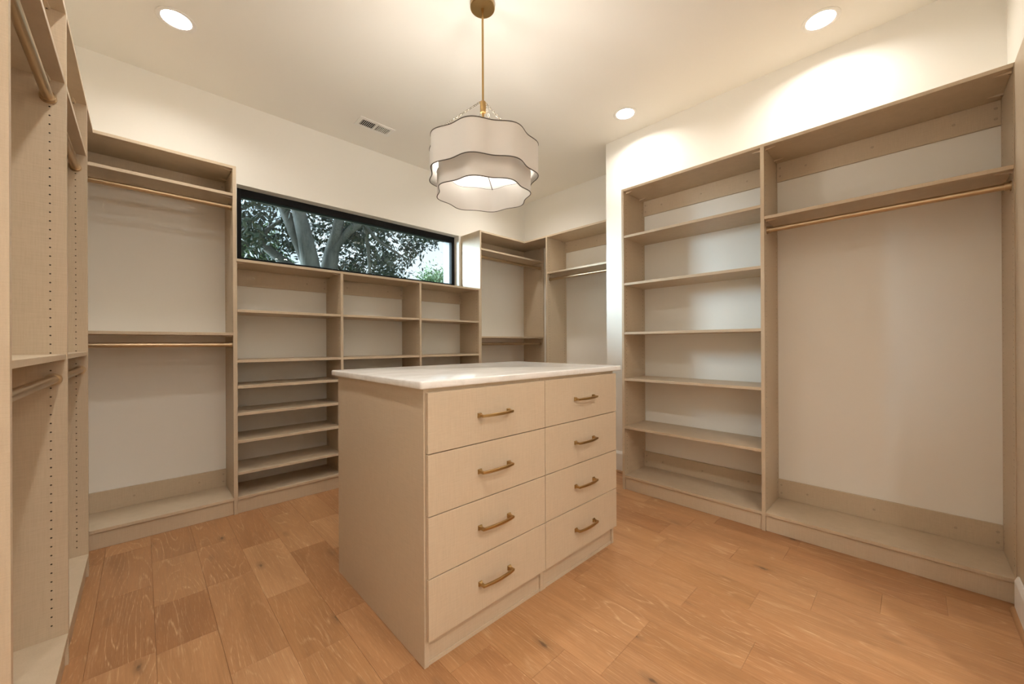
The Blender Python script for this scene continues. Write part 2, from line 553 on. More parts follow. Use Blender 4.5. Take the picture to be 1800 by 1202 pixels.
# baseboards
def baseboard(name, along, a0, a1, wall, h, side, label):
    """side: direction of the room from the wall along the other axis"""
    th = 0.014 * side
    prof = [(0, 0), (th, 0), (th, h - 0.022), (th * 0.55, h - 0.006), (th * 0.4, h), (0, h)]
    bm = bmesh.new()
    def P(s, d, z):
        return (wall + d, s, z) if along == 'y' else (s, wall + d, z)
    A = [bm.verts.new(P(a0, d, z)) for d, z in prof]; B = [bm.verts.new(P(a1, d, z)) for d, z in prof]
    for i in range(6):
        j = (i + 1) % 6
        bm.faces.new((A[i], A[j], B[j], B[i]))
    bm.faces.new(A); bm.faces.new(B[::-1])
    o = struct(obj(name, bm, m_white)); o['label'] = label
    bm = bmesh.new()
    n = 6
    sp = [(th, 0.0005)] + [(th + 0.013 * side * math.cos(t), 0.0005 + 0.018 * math.sin(t)) for t in [i * math.pi / 2 / n for i in range(n + 1)]]
    A = [bm.verts.new(P(a0, d, z)) for d, z in sp]; B = [bm.verts.new(P(a1, d, z)) for d, z in sp]
    for i in range(len(sp)):
        j = (i + 1) % len(sp)
        bm.faces.new((A[i], A[j], B[j], B[i]))
    bm.faces.new(A); bm.faces.new(B[::-1])
    obj('shoe_molding', bm, m_shoe, o, label='stained oak shoe molding')
    return o
baseboard('baseboard_right', 'y', 1.633, YC, XW, 0.190, -1, 'white baseboard at the white wall corner behind the island')
baseboard('baseboard_near', 'x', XA + 0.02, 2.752, YN + 0.0185, 0.155, 1, 'white baseboard end at the right edge')

# ------------------------------------------------------------------ window
win = struct(obj('window_1', nb(WX0 + 0.001, WX0 + 0.042, YB + 0.085, YB + 0.135, WZ0 + 0.001, WZ1 - 0.001, bev=0.002), m_black))
win['label'] = 'wide black-framed fixed window above the low shelving'
obj('frame_stile', nb(WX1 - 0.042, WX1 - 0.001, YB + 0.085, YB + 0.135, WZ0 + 0.001, WZ1 - 0.001, bev=0.002), m_black, win)
obj('frame_head', nb(WX0 + 0.042, WX1 - 0.042, YB + 0.085, YB + 0.135, WZ1 - 0.062, WZ1 - 0.001, bev=0.002), m_black, win)
obj('frame_sill', nb(WX0 + 0.042, WX1 - 0.042, YB + 0.085, YB + 0.135, WZ0 + 0.001, WZ0 + 0.082, bev=0.002), m_black, win)
obj('pane', nb(WX0 + 0.041, WX1 - 0.041, YB + 0.108, YB + 0.112, WZ0 + 0.08, WZ1 - 0.06), m_glass, win)
for nm, bx in (('exterior_trim', (WX1 - 0.040, WX1 - 0.0005, YB + 0.137, YB + wt + 0.02, WZ0, WZ1)),
               ('exterior_trim', (WX0 + 0.0005, WX0 + 0.030, YB + 0.137, YB + wt + 0.02, WZ0, WZ1)),
               ('exterior_trim', (WX0 + 0.031, WX1 - 0.041, YB + 0.137, YB + wt + 0.02, WZ1 - 0.03, WZ1 - 0.0005))):
    obj(nm, nb(*bx), m_ext, win)

# ------------------------------------------------------------------ closet system
def mapper(run):
    if run == 'back':
        return (lambda s, d, z: (s, YF + d, z)), YB - YF
    if run == 'right':
        return (lambda s, d, z: (XE + d, s, z)), XW - XE
    if run == 'deep':
        return (lambda s, d, z: (XD + d, s, z)), XF - XD
    return (lambda s, d, z: (XL - d, s, z)), XL - XLW

BEV = 0.0009
def board(P, s0, s1, d0, d1, z0, z1, bev=BEV):
    a, b = P(s0, d0, z0), P(s1, d1, z1)
    return nb(a[0], b[0], a[1], b[1], a[2], b[2], bev=bev)

def drilled_panel(P, s0, s1, D, z1, faces, cols=(0.040, None), hz0=0.163, skip=()):
    """upright with 32 mm rows of 5 mm shelf-pin holes cut into the named faces (0: at s0, 1: at s1)"""
    bm = bmesh.new()
    c2 = D - 0.040 if cols[1] is None else cols[1]
    e = 0.0005
    D1 = D - 0.0005
    def quad(pts, mi=0):
        f = bm.faces.new([bm.verts.new(P(*p)) for p in pts]); f.material_index = mi
    for fi, s in ((0, s0), (1, s1)):
        if fi not in faces:
            quad(((s, 0, 0), (s, D1, 0), (s, D1, z1), (s, 0, z1)))
            continue
        inn = 1 if fi == 0 else -1
        w = 0.012; ph = 0.016
        nrow = int((z1 - 0.05 - hz0) / 0.032)
        br = [0, cols[0] - w, cols[0] + w, c2 - w, c2 + w, D1]
        for k in range(5):
            a, b = br[k], br[k + 1]
            if k % 2 == 0:
                quad(((s, a, 0), (s, b, 0), (s, b, z1), (s, a, z1)))
                continue
            zb, zt = hz0 - ph, hz0 - ph + nrow * 0.032
            quad(((s, a, 0), (s, b, 0), (s, b, zb), (s, a, zb)))
            quad(((s, a, zt), (s, b, zt), (s, b, z1), (s, a, z1)))
            cd = (a + b) / 2
            for r in range(nrow):
                zc = hz0 + r * 0.032
                O, I, J = [], [], []
                for q in range(8):
                    t = math.pi / 4 * q
                    c_, s_ = math.cos(t), math.sin(t)
                    sc = 1 / max(abs(c_), abs(s_))
                    O.append(bm.verts.new(P(s, cd + w * c_ * sc, zc + ph * s_ * sc)))
                    I.append(bm.verts.new(P(s, cd + 0.0027 * c_, zc + 0.0027 * s_)))
                    J.append(bm.verts.new(P(s + inn * 0.008, cd + 0.0027 * c_, zc + 0.0027 * s_)))
                for q in range(8):
                    l = (q + 1) % 8
                    bm.faces.new((O[q], O[l], I[l], I[q]))
                    f = bm.faces.new((I[q], I[l], J[l], J[q])); f.material_index = 1
                f = bm.faces.new(J); f.material_index = 1
    quad(((s0, 0, 0), (s1, 0, 0), (s1, 0, z1), (s0, 0, z1)))
    quad(((s0, D1, 0), (s1, D1, 0), (s1, D1, z1), (s0, D1, z1)))
    quad(((s0, 0, z1), (s1, 0, z1), (s1, D1, z1), (s0, D1, z1)))
    quad(((s0, 0, 0), (s1, 0, 0), (s1, D1, 0), (s0, D1, 0)))
    bmesh.ops.recalc_face_normals(bm, faces=bm.faces)
    return bm

def add_panel(root, P, D, s0, s1, z1=ZT, faces=(0, 1)):
    return obj('side_panel', drilled_panel(P, s0, s1, D, z1, faces), [m_linen, m_hole], root)

def add_fasteners(root, P, D, s0, s1, zu, ends=(0, 1)):
    """tapered shelf fasteners under a fixed shelf, against the uprights"""
    for e in ends:
        sg = 1 if e == 0 else -1
        s = s0 if e == 0 else s1
        for d in (0.045, D - 0.085):
            bm = bmesh.new()
            sec = [(0.0, 0.0080, 0.009), (0.012, 0.0080, 0.008), (0.030, 0.0060, 0.005), (0.052, 0.0030, 0.0015)]
            rings = []
            for q, hw, h in sec:
                rings.append([bm.verts.new(P(s + sg * (q + 0.0004), d + dd, zu - 0.0003 - zz)) for dd, zz in ((-hw, 0), (hw, 0), (hw * 0.8, h), (-hw * 0.8, h))])
            for A, B in zip(rings[:-1], rings[1:]):
                for i in range(4):
                    bm.faces.new((A[i], A[(i + 1) % 4], B[(i + 1) % 4], B[i]))
            bm.faces.new(rings[0]); bm.faces.new(rings[-1])
            o = obj('shelf_fastener', bm, m_clip, root)
            bm = bmesh.new()
            a = P(s + sg * 0.003, d - 0.0022, zu - 0.0084); b = P(s + sg * 0.010, d + 0.0022, zu - 0.0092)
            box(bm, a[0], b[0], a[1], b[1], a[2], b[2])
            obj('fastener_slot', bm, m_hole, o)

def add_cleat(root, P, D, s0, s1, z0, z1, caps=True):
    o = obj('cleat', board(P, s0 + 0.0004, s1 - 0.0004, D - 0.0165, D - 0.0005, z0, z1), m_linen, root)
    if caps:
        zc = (z0 + z1) / 2
        sp = [(s0 + 0.018, zc + 0.027), (s0 + 0.018, zc - 0.027), (s1 - 0.018, zc + 0.027), (s1 - 0.018, zc - 0.027), (s0 + 0.16, zc), (s1 - 0.16, zc)]
        if s1 - s0 > 0.8:
            sp.append(((s0 + s1) / 2, zc))
        for s, z in sp:
            bm = bmesh.new()
            cyl(bm, P(s, D - 0.0166, z), P(s, D - 0.0182, z), 0.0068, 0.0060, n=12)
            obj('screw_cap', bm, m_cap, o)
    return o

def add_shelf(root, P, D, s0, s1, ztop, name='shelf', set_back=0.003, fixed=False, ends=(0, 1), deep=None):
    o = obj(name, board(P, s0 + 0.0004, s1 - 0.0004, set_back, (D if deep is None else deep) - 0.0008, ztop - T, ztop), m_linen, root)
    if fixed:
        add_fasteners(root, P, D, s0, s1, ztop - T, ends)
    return o

def add_base(root, P, D, s0, s1, cleat=True):
    add_shelf(root, P, D, s0, s1, ZB, 'base_shelf', 0.0)
    obj('toe_kick', board(P, s0 + 0.0004, s1 - 0.0004, 0.009, 0.025, 0.0005, ZB - T - 0.0025), m_linen, root)
    if cleat:
        add_cleat(root, P, D, s0, s1, ZB + 0.0004, ZB + 0.128)

def add_rod(root, P, s0, s1, z, d=0.052):
    o = obj('hanging_rod', cyl(bmesh.new(), P(s0 + 0.004, d, z), P(s1 - 0.004, d, z), 0.0150, n=24), m_rod, root, smooth=40, label='champagne metal hanging rod')
    for s, sg in ((s0, 1), (s1, -1)):
        bm = bmesh.new()
        cyl(bm, P(s + sg * 0.0004, d, z), P(s + sg * 0.0044, d, z), 0.0225, n=24)
        cyl(bm, P(s + sg * 0.0044, d, z), P(s + sg * 0.018, d, z), 0.0188, n=24)
        cyl(bm, P(s + sg * 0.018, d, z), P(s + sg * 0.0205, d, z), 0.0200, n=24)
        obj('rod_flange', bm, m_rod, o, smooth=40)
    return o

def add_top(root, P, D, s0, s1, ztop=ZT, cleat=True, ends=(0, 1)):
    add_shelf(root, P, D, s0, s1, ztop, 'top_panel', 0.0, True, ends)
    if cleat:
        add_cleat(root, P, D, s0, s1, ztop - T - 0.1275, ztop - T - 0.0004)

# ---- left run (two double-hang bays)
P, D = mapper('left')
u = thing('hanging_closet', (XL - D / 2, 1.31, 0), 'tan double-rod hanging closet on the left wall nearest the camera', 'closet', 'hanging closets')
add_panel(u, P, D, 1.3085, 1.3275, faces=(1,))
add_panel(u, P, D, 2.171, 2.190)
s0, s1 = 1.3275, 2.171
add_top(u, P, D, s0, s1); add_shelf(u, P, D, s0, s1, 2.170, fixed=True); add_shelf(u, P, D, s0, s1, 1.150, fixed=True)
add_rod(u, P, s0, s1, 2.083, 0.043); add_rod(u, P, s0, s1, 1.059, 0.033); add_base(u, P, D, s0, s1)
u = thing('hanging_closet', (XL - D / 2, 2.6, 0), 'tan double-rod hanging closet on the left wall beside the back corner', 'closet', 'hanging closets')
add_panel(u, P, D, 2.924, 2.943, faces=(0,))
s0, s1 = 2.190, 2.924
add_top(u, P, D, s0, s1); add_shelf(u, P, D, s0, s1, 2.170, fixed=True); add_shelf(u, P, D, s0, s1, 1.150, fixed=True)
add_rod(u, P, s0, s1, 2.083, 0.040); add_rod(u, P, s0, s1, 1.059, 0.027); add_base(u, P, D, s0, s1)
add_shelf(u, P, D, 2.943, YF - 0.0006, ZT, 'corner_top_panel', 0.0)

# ---- back run
P, D = mapper('back')
A0, A1 = 0.4585, 0.478
B1, B1b, B2, B2b, C0, C0b = 1.186, 1.2055, 1.921, 1.9415, 2.668, 2.687
u = thing('hanging_closet', ((XLW + A1) / 2, YF + D / 2, 0), 'tall tan double-rod hanging closet on the back wall, left of the window', 'closet', 'hanging closets')
add_panel(u, P, D, XLW + 0.0005, XLW + T, faces=(1,)); add_panel(u, P, D, A0, A1, faces=(0,))
s0, s1 = XLW + T, A0
add_top(u, P, D, s0, s1); add_shelf(u, P, D, s0, s1, 2.238, fixed=True); add_shelf(u, P, D, s0, s1, 1.268, fixed=True)
add_rod(u, P, s0, s1, 2.152); add_rod(u, P, s0, s1, 1.184); add_base(u, P, D, s0, s1)

SH = (1.432, 1.076, 0.894, 0.703, 0.510, 0.288)
for (s0, s1, pan, lab) in ((A1 + 0.0005, B1, (B1, B1b), 'low tan shelving bay with shoe shelves below the left end of the window'),
                          (B1b, B2, (B2, B2b), 'middle low tan shelving bay below the window, half hidden by the island'),
                          (B2b, C0 - 0.0195, (C0 - 0.0195, C0 - 0.0005), 'low tan shelving bay below the right end of the window')):
    u = thing('shelving_unit', ((s0 + s1) / 2, YF + D / 2, 0), lab, 'shelving', 'low shelving bays under the window')
    if pan[0] == B1:
        add_panel(u, P, D, A1 + 0.0003, A1 + 0.004, ZL - 0.03, faces=())
    add_panel(u, P, D, pan[0], pan[1], ZL)
    add_top(u, P, D, s0, s1, ZL)
    for z in SH:
        add_shelf(u, P, D, s0 + (0.004 if pan[0] == B1 else 0), s1, z)
    add_base(u, P, D, s0 + (0.004 if pan[0] == B1 else 0), s1, False)

u = thing('hanging_closet', ((C0 + XF) / 2, YF + D / 2, 0), 'tall tan double-rod hanging closet in the back right corner, right of the window', 'closet', 'hanging closets')
add_panel(u, P, D, C0, C0b, faces=(1,)); add_panel(u, P, D, XF - 0.0195, XF - 0.0005, faces=(0,))
s0, s1 = C0b, XF - 0.0195
add_top(u, P, D, s0, s1); add_shelf(u, P, D, s0, s1, 2.236, fixed=True); add_shelf(u, P, D, s0, s1, 1.268, fixed=True)
add_rod(u, P, s0, s1, 2.155); add_rod(u, P, s0, s1, 1.183); add_base(u, P, D, s0, s1)

# ---- deep right run
P, D = mapper('deep')
u = thing('hanging_closet', (XD + D / 2, 2.46, 0), 'tan single-rod hanging closet on the far right wall, partly hidden by the white wall corner', 'closet', 'hanging closets')
add_panel(u, P, D, 2.911, 2.930, faces=(0,)); add_panel(u, P, D, YC + 0.001, YC + 0.020, faces=(1,))
s0, s1 = YC + 0.020, 2.911
add_top(u, P, D, s0, s1); add_shelf(u, P, D, s0, s1, 2.006, fixed=True); add_rod(u, P, s0, s1, 1.928); add_base(u, P, D, s0, s1)
add_shelf(u, P, D, 2.930, YF - 0.0006, ZT, 'corner_top_panel', 0.0)

# ---- right run
P, D = mapper('right')
u = thing('shelving_unit', (XE + D / 2, 1.14, 0), 'tall tan open shelving bay with five shelves on the right wall', 'shelving')
add_panel(u, P, D, 1.612, 1.631, faces=(0,)); add_panel(u, P, D, 0.637, 0.657)
s0, s1 = 0.657, 1.612
add_top(u, P, D, s0, s1)
for z in (2.052, 1.668, 1.272, 0.899, 0.510):
    add_shelf(u, P, D, s0, s1, z)
add_base(u, P, D, s0, s1)
u = thing('hanging_closet', (XE + D / 2, 0.15, 0), 'wide tan single-rod hanging closet on the right wall, beside the tall open shelving', 'closet', 'hanging closets')
add_panel(u, P, D, -0.3415, -0.3225, faces=(1,))
s0, s1 = -0.3225, 0.637
add_top(u, P, D, s0, s1); add_shelf(u, P, D, s0, s1, 1.974, fixed=True); add_rod(u, P, s0, s1, 1.898, 0.073); add_base(u, P, D, s0, s1)

o = obj('end_panel', nb(2.00, XE - 0.004, YN + 0.0003, YN + 0.018, 0.0005, ZT, bev=0.001), m_linen)
o['label'] = 'tan laminate end panel at the extreme right edge beside a white baseboard'; o['category'] = 'panel'

# ------------------------------------------------------------------ island
IX0, IX1, IY0, IY1 = 0.735, 2.010, 1.228, 2.070
IZ = 1.0175
XM = 1.3815
def handle_mesh():
    bm = bmesh.new()
    hl = 0.080
    for sx in (-1, 1):
        # flared square foot tapering into the post
        secs = [(0.0, 0.0095), (-0.004, 0.0090), (-0.011, 0.0052), (-0.024, 0.0048)]
        R_ = [[bm.verts.new((sx * hl + dx * w, y, dz * w)) for dx, dz in ((-1, -1), (1, -1), (1, 1), (-1, 1))] for y, w in secs]
        for A, B in zip(R_[:-1], R_[1:]):
            for i in range(4):
                bm.faces.new((A[i], A[(i + 1) % 4], B[(i + 1) % 4], B[i]))
        bm.faces.new(R_[0]); bm.faces.new(R_[-1][::-1])
    n = 12
    R_ = []
    for i in range(n + 1):
        t = i / n * 2 - 1
        x = t * (hl + 0.0052)
        y = -0.0265 - 0.0085 * (1 - t * t)
        w = 0.0050 + 0.0008 * (1 - t * t)
        R_.append([bm.verts.new((x, y + dy, dz)) for dy, dz in ((-0.0042, -w * 0.8), (-0.0042, w * 0.8), (-0.003, w), (0.0042, w), (0.0042, -w), (-0.003, -w))])
    for A, B in zip(R_[:-1], R_[1:]):
        for i in range(6):
            bm.faces.new((A[i], A[(i + 1) % 6], B[(i + 1) % 6], B[i]))
    bm.faces.new(R_[0]); bm.faces.new(R_[-1][::-1])
    bmesh.ops.recalc_face_normals(bm, faces=bm.faces)
    me = bpy.data.meshes.new('drawer_handle')
    bm.to_mesh(me); bm.free()
    me.materials.append(m_brass)
    return me
hm = handle_mesh()
DZ = (0.102, 0.3285, 0.5535, 0.7805, 1.0060)
for x0, x1, d0, d1, lab in ((IX0, XM - 0.0003, 0.7425, 1.3800, 'tan four-drawer cabinet forming the left half of the island'),
                            (XM + 0.0003, IX1, 1.3830, 2.0155, 'tan four-drawer cabinet forming the right half of the island')):
    u = thing('drawer_cabinet', ((x0 + x1) / 2, (IY0 + IY1) / 2, 0), lab, 'cabinet', 'island drawer cabinets')
    obj('side_panel', nb(x0, x0 + T, IY0, IY1, 0.0004, IZ, bev=0.0012), m_linen, u)
    obj('side_panel', nb(x1 - T, x1, IY0, IY1, 0.0004, IZ, bev=0.0012), m_linen, u)
    obj('back_panel', nb(x0 + T + 0.0004, x1 - T - 0.0004, IY1 - 0.018, IY1, 0.0004, IZ, bev=0.001), m_linen, u)
    obj('bottom_panel', nb(x0 + T + 0.0004, x1 - T - 0.0004, IY0 + 0.004, IY1 - 0.0185, 0.098, 0.117), m_linen, u)
    obj('top_rail', nb(x0 + T + 0.0004, x1 - T - 0.0004, IY0 + 0.002, IY0 + 0.1, IZ - 0.019, IZ - 0.0005), m_linen, u)
    obj('toe_kick', nb(x0 + T + 0.0004, x1 - T - 0.0004, IY0 + 0.010, IY0 + 0.026, 0.003, 0.0975), m_linen, u)
    obj('kick_strip', nb(x0 + T + 0.0006, x1 - T - 0.0006, IY0 + 0.004, IY0 + 0.0095, 0.0005, 0.014), m_linen, u)
    for i in range(4):
        z0, z1 = DZ[i] + 0.0018, DZ[i + 1] - 0.0018
        dr = obj('drawer', nb(d0, d1, 1.2100, 1.2268, z0, z1, bev=0.0010), m_linen, u)
        obj('drawer_box', nb(max(d0, x0 + 0.03), min(d1, x1 - 0.03), 1.2272, 1.60, z0 + 0.02, z1 - 0.03), m_linen, dr)
        h = bpy.data.objects.new('drawer_handle', hm)
        h.location = Vector(((d0 + d1) / 2 - 0.001, 1.2098, (DZ[i] + DZ[i + 1]) / 2)) - u.location
        link(h, dr)
        h['label'] = 'antique brass bow handle'
bm = nb(0.7145, 2.0820, 1.2105, 2.1130, 1.0180, 1.0470)
ve = [e for e in bm.edges if abs(e.verts[0].co.z - e.verts[1].co.z) > 0.01]
bmesh.ops.bevel(bm, geom=ve, offset=0.012, segments=4, affect='EDGES', profile=0.5)
he = [e for e in bm.edges if abs(e.verts[0].co.z - e.verts[1].co.z) < 1e-5 and len(e.link_faces) == 2 and abs(e.link_faces[0].normal.z - e.link_faces[1].normal.z) > 0.5]
bmesh.ops.bevel(bm, geom=he, offset=0.006, segments=3, affect='EDGES', profile=0.5)
o = obj('worktop', bm, m_marble, None, smooth=40)
o['label'] = 'white veined marble worktop lying on the island cabinets'; o['category'] = 'worktop'

# ------------------------------------------------------------------ pendant
PXc, PYc = 1.362, 1.637
pend = thing('pendant_lamp', (PXc, PYc, 2.0), 'two-tier scalloped white fabric pendant lamp hanging on a brass rod above the island', 'lamp')
bm = bmesh.new()
r_ = lathe(bm, PXc, PYc, [(0.066, ZC - 0.0005), (0.068, ZC - 0.004), (0.068, ZC - 0.026), (0.064, ZC - 0.030), (0.0085, ZC - 0.032)], 48)
bm.faces.new(r_[-1])
obj('canopy', bm, m_brass, pend, smooth=40)
bm = bmesh.new()
cyl(bm, (PXc, PYc, ZC - 0.055), (PXc, PYc, ZC - 0.031), 0.0078, n=20)
obj('rod_collar', bm, m_brass, pend, smooth=40)
obj('rod', cyl(bmesh.new(), (PXc, PYc, 2.50), (PXc, PYc, ZC - 0.05), 0.0058, n=20), m_brass, pend, smooth=40)
bm = bmesh.new()
r_ = lathe(bm, PXc, PYc, [(0.0062, 2.520), (0.0155, 2.517), (0.0165, 2.512), (0.0165, 2.462), (0.0145, 2.457), (0.006, 2.456)], 24)
bm.faces.new(r_[0]); bm.faces.new(r_[-1])
obj('hub', bm, m_brass, pend, smooth=40)
obj('stem', cyl(bmesh.new(), (PXc, PYc, 2.20), (PXc, PYc, 2.456), 0.0065, n=16), m_brass, pend, smooth=40)
near = math.atan2(-PYc, -PXc)                    # plan angle from the lamp towards the camera
TH0 = near + math.radians(10)
def rad(R, th):
    return R * (0.957 - 0.043 * math.cos(8 * (th - TH0)))
def shade(R, z0, z1, name, label):
    n = 192
    bm = bmesh.new()
    rings = []
    for off, z in ((0, z0), (0, z1), (-0.0025, z1), (-0.0025, z0)):
        rings.append([bm.verts.new((PXc + (rad(R, 2 * math.pi * i / n) + off) * math.cos(2 * math.pi * i / n),
                                    PYc + (rad(R, 2 * math.pi * i / n) + off) * math.sin(2 * math.pi * i / n), z)) for i in range(n)])
    for k in range(4):
        A, B = rings[k], rings[(k + 1) % 4]
        for i in range(n):
            bm.faces.new((A[i], A[(i + 1) % n], B[(i + 1) % n], B[i]))
    bmesh.ops.recalc_face_normals(bm, faces=bm.faces)
    s = obj(name, bm, m_shade, pend, smooth=50, label=label)
    for z in (z0, z1):
        bm = bmesh.new()
        tube(bm, [(PXc + rad(R, 2 * math.pi * i / n) * math.cos(2 * math.pi * i / n), PYc + rad(R, 2 * math.pi * i / n) * math.sin(2 * math.pi * i / n), z) for i in range(n)], 0.0026, 8, True)
        obj('rim_piping', bm, m_rim, s, smooth=60, label='thin dark piping')
    return s
shade(0.304, 2.092, 2.262, 'lamp_shade', 'wide upper scalloped fabric tier')
shade(0.262, 2.000, 2.138, 'lamp_shade', 'smaller lower scalloped fabric tier')
# inner ring and spokes that carry the tiers
bm = bmesh.new()
for k in range(4):
    t = TH0 + math.pi / 8 + k * math.pi / 2
    rr_ = rad(0.304, t) - 0.006
    cyl(bm, (PXc, PYc, 2.255), (PXc + rr_ * math.cos(t), PYc + rr_ * math.sin(t), 2.255), 0.0025, n=8)
for k in range(4):
    t = TH0 + math.pi / 8 + math.pi / 4 + k * math.pi / 2
    rr_ = rad(0.262, t) - 0.006
    cyl(bm, (PXc, PYc, 2.2), (PXc + rr_ * math.cos(t), PYc + rr_ * math.sin(t), 2.134), 0.0025, n=8)
obj('spider_frame', bm, m_chain, pend, smooth=40)
# chains
for phi in (-65, 100, 146, -164):
    t = near + math.radians(phi)
    rr_ = rad(0.304, t) - 0.004
    a = Vector((PXc + 0.022 * math.cos(t), PYc + 0.022 * math.sin(t), 2.508))
    b = Vector((PXc + rr_ * math.cos(t), PYc + rr_ * math.sin(t), 2.264))
    d = (b - a); ln = d.length; d.normalize()
    s_ = d.orthogonal().normalized(); q_ = d.cross(s_)
    bm = bmesh.new()
    nl = int(ln / 0.0135)
    for i in range(nl):
        c = a + d * (ln * (i + 0.5) / nl)
        w = s_ if i % 2 == 0 else q_
        tube(bm, [c + d * (0.0088 * math.cos(g)) + w * (0.0048 * math.sin(g)) for g in [2 * math.pi * j / 10 for j in range(10)]], 0.0012, 5, True)
    obj('chain', bm, m_chain, pend, smooth=60, kind='stuff')
    bm = bmesh.new()
    e = Vector((PXc + 0.0165 * math.cos(t), PYc + 0.0165 * math.sin(t), 2.508))
    tube(bm, [e + Vector((0.007 * math.cos(g) * math.cos(t), 0.007 * math.cos(g) * math.sin(t), 0.007 * math.sin(g))) for g in [2 * math.pi * j / 12 for j in range(12)]], 0.0014, 6, True)
    obj('chain_ring', bm, m_brass, pend, smooth=60)
for k in range(4):  # unseen bulbs and cups, set to throw fill light up at the ceiling
    t = TH0 + math.pi / 4 * (2 * k + 0.5)
    bx_, by_ = PXc + 0.085 * math.cos(t), PYc + 0.085 * math.sin(t)
    bm = bmesh.new()
    lathe(bm, bx_, by_, [(0.0005, 2.318), (0.010, 2.314), (0.020, 2.300), (0.024, 2.284), (0.020, 2.268), (0.011, 2.258), (0.0005, 2.257)], 14)
    bu = obj('unseen_bulb', bm, m_bulb, pend, smooth=60)
    bm = bmesh.new()
    lathe(bm, bx_, by_, [(0.012, 2.236), (0.030, 2.240), (0.044, 2.256), (0.048, 2.276), (0.0465, 2.276), (0.0425, 2.258), (0.029, 2.243), (0.012, 2.239)], 24)
    obj('uplight_cup', bm, m_cup, bu, smooth=60, label='unseen frosted glass cup added for uplight')
    bm = bmesh.new()
    cyl(bm, (bx_, by_, 2.232), (bx_, by_, 2.256), 0.011, n=16)
    cyl(bm, (PXc, PYc, 2.236), (bx_, by_, 2.236), 0.004, n=8)
    obj('socket', bm, m_brass, bu, smooth=40)

bm = bmesh.new()
lathe(bm, PXc, PYc, [(0.0005, 2.200), (0.012, 2.198), (0.022, 2.185), (0.026, 2.168), (0.021, 2.152), (0.010, 2.144), (0.0005, 2.143)], 16)
obj('unseen_bulb', bm, m_bulb_fill, pend, smooth=60)  # dim unseen lamp added to brighten the inside of the lower tier

# ------------------------------------------------------------------ recessed downlights
LL = {(0.15, 0.36): 'recessed ceiling downlight out of view above the camera on the left',
      (0.15, 1.62): 'recessed ceiling downlight out of view above the nearest left closet',
      (0.15, 2.94): 'recessed ceiling downlight at the upper left, in front of the back wall',
      (2.86, 0.36): 'recessed ceiling downlight at the upper right, above the wide hanging closet',
      (2.86, 1.62): 'recessed ceiling downlight right of the pendant, near the white wall corner',
      (0.15, -0.91): 'unseen fill downlight added in the entry behind the camera, left of the pair nearer the room',
      (1.25, -0.91): 'unseen fill downlight added in the entry behind the camera, right of the pair nearer the room',
      (0.15, -1.95): 'unseen fill downlight added at the back of the entry behind the camera, left',
      (1.25, -1.95): 'unseen fill downlight added at the back of the entry behind the camera, right',
      (2.86, 2.94): 'recessed ceiling downlight hidden behind the pendant shade'}
for (lx, ly) in LIGHTS:
    u = thing('downlight', (lx, ly, ZC), LL[(lx, ly)], 'downlight', 'recessed ceiling downlights')
    bm = bmesh.new()
    lathe(bm, lx, ly, [(0.093, ZC - 0.0004), (0.093, ZC - 0.002), (0.089, ZC - 0.0042), (0.078, ZC - 0.0042), (0.0690, ZC - 0.001), (0.060, ZC + 0.034), (0.060, ZC + 0.045)], 48)
    obj('trim_ring', bm, m_white, u, smooth=35, label='white trim ring and reflector cone')
    bm = bmesh.new()
    r_ = lathe(bm, lx, ly, [(0.0595, ZC + 0.035), (0.0585, ZC + 0.034)], 48)
    bm.faces.new(r_[-1])
    obj('lens', bm, m_lens if ly > 0 else m_lens_fill, u, label='glowing round lens')
    bm = bmesh.new()
    r_ = lathe(bm, lx, ly, [(0.066, ZC + 0.046), (0.066, ZC + 0.09)], 32)
    bm.faces.new(r_[0]); bm.faces.new(r_[1])
    obj('housing', bm, m_white, u)

# ------------------------------------------------------------------ ceiling vent
u = thing('ceiling_vent', (1.455, 3.206, ZC), 'white louvred air register in the ceiling above the window', 'vent')
vx0, vx1, vy0, vy1 = 1.303, 1.607, 3.131, 3.281
zf = ZC - 0.006
bm = bmesh.new()
fx, fy = 0.030, 0.028
for bx in ((vx0, vx1, vy0, vy0 + fy), (vx0, vx1, vy1 - fy, vy1), (vx0, vx0 + fx, vy0 + fy, vy1 - fy), (vx1 - fx, vx1, vy0 + fy, vy1 - fy)):
    box(bm, *bx, zf, ZC - 0.0004)
bmesh.ops.remove_doubles(bm, verts=bm.verts, dist=1e-5)
obj('vent_frame', bm, m_white, u)
obj('vent_divider', nb(1.448, 1.462, vy0 + fy, vy1 - fy, zf, ZC - 0.0006), m_white, u)
obj('vent_shade_sheet', nb(vx0 + fx, vx1 - fx, vy0 + fy, vy1 - fy, ZC - 0.0009, ZC - 0.0005), m_dark, u)  # black sheet standing in for the shade behind the louvres
sb = bmesh.new()
hw = (vy1 - vy0) / 2 - fy
vv = [sb.verts.new(p) for p in ((-0.0024, -hw, 0.0), (0.0014, -hw, 0.0), (0.0040, -hw, 0.0042), (0.0020, -hw, 0.0042), (-0.0024, hw, 0.0), (0.0014, hw, 0.0), (0.0040, hw, 0.0042), (0.0020, hw, 0.0042))]
for q in ((0, 1, 2, 3), (7, 6, 5, 4), (0, 4, 5, 1), (1, 5, 6, 2), (2, 6, 7, 3), (3, 7, 4, 0)):
    sb.faces.new([vv[i] for i in q])
sm_ = bpy.data.meshes.new('louvre'); sb.to_mesh(sm_); sb.free(); sm_.materials.append(m_white)
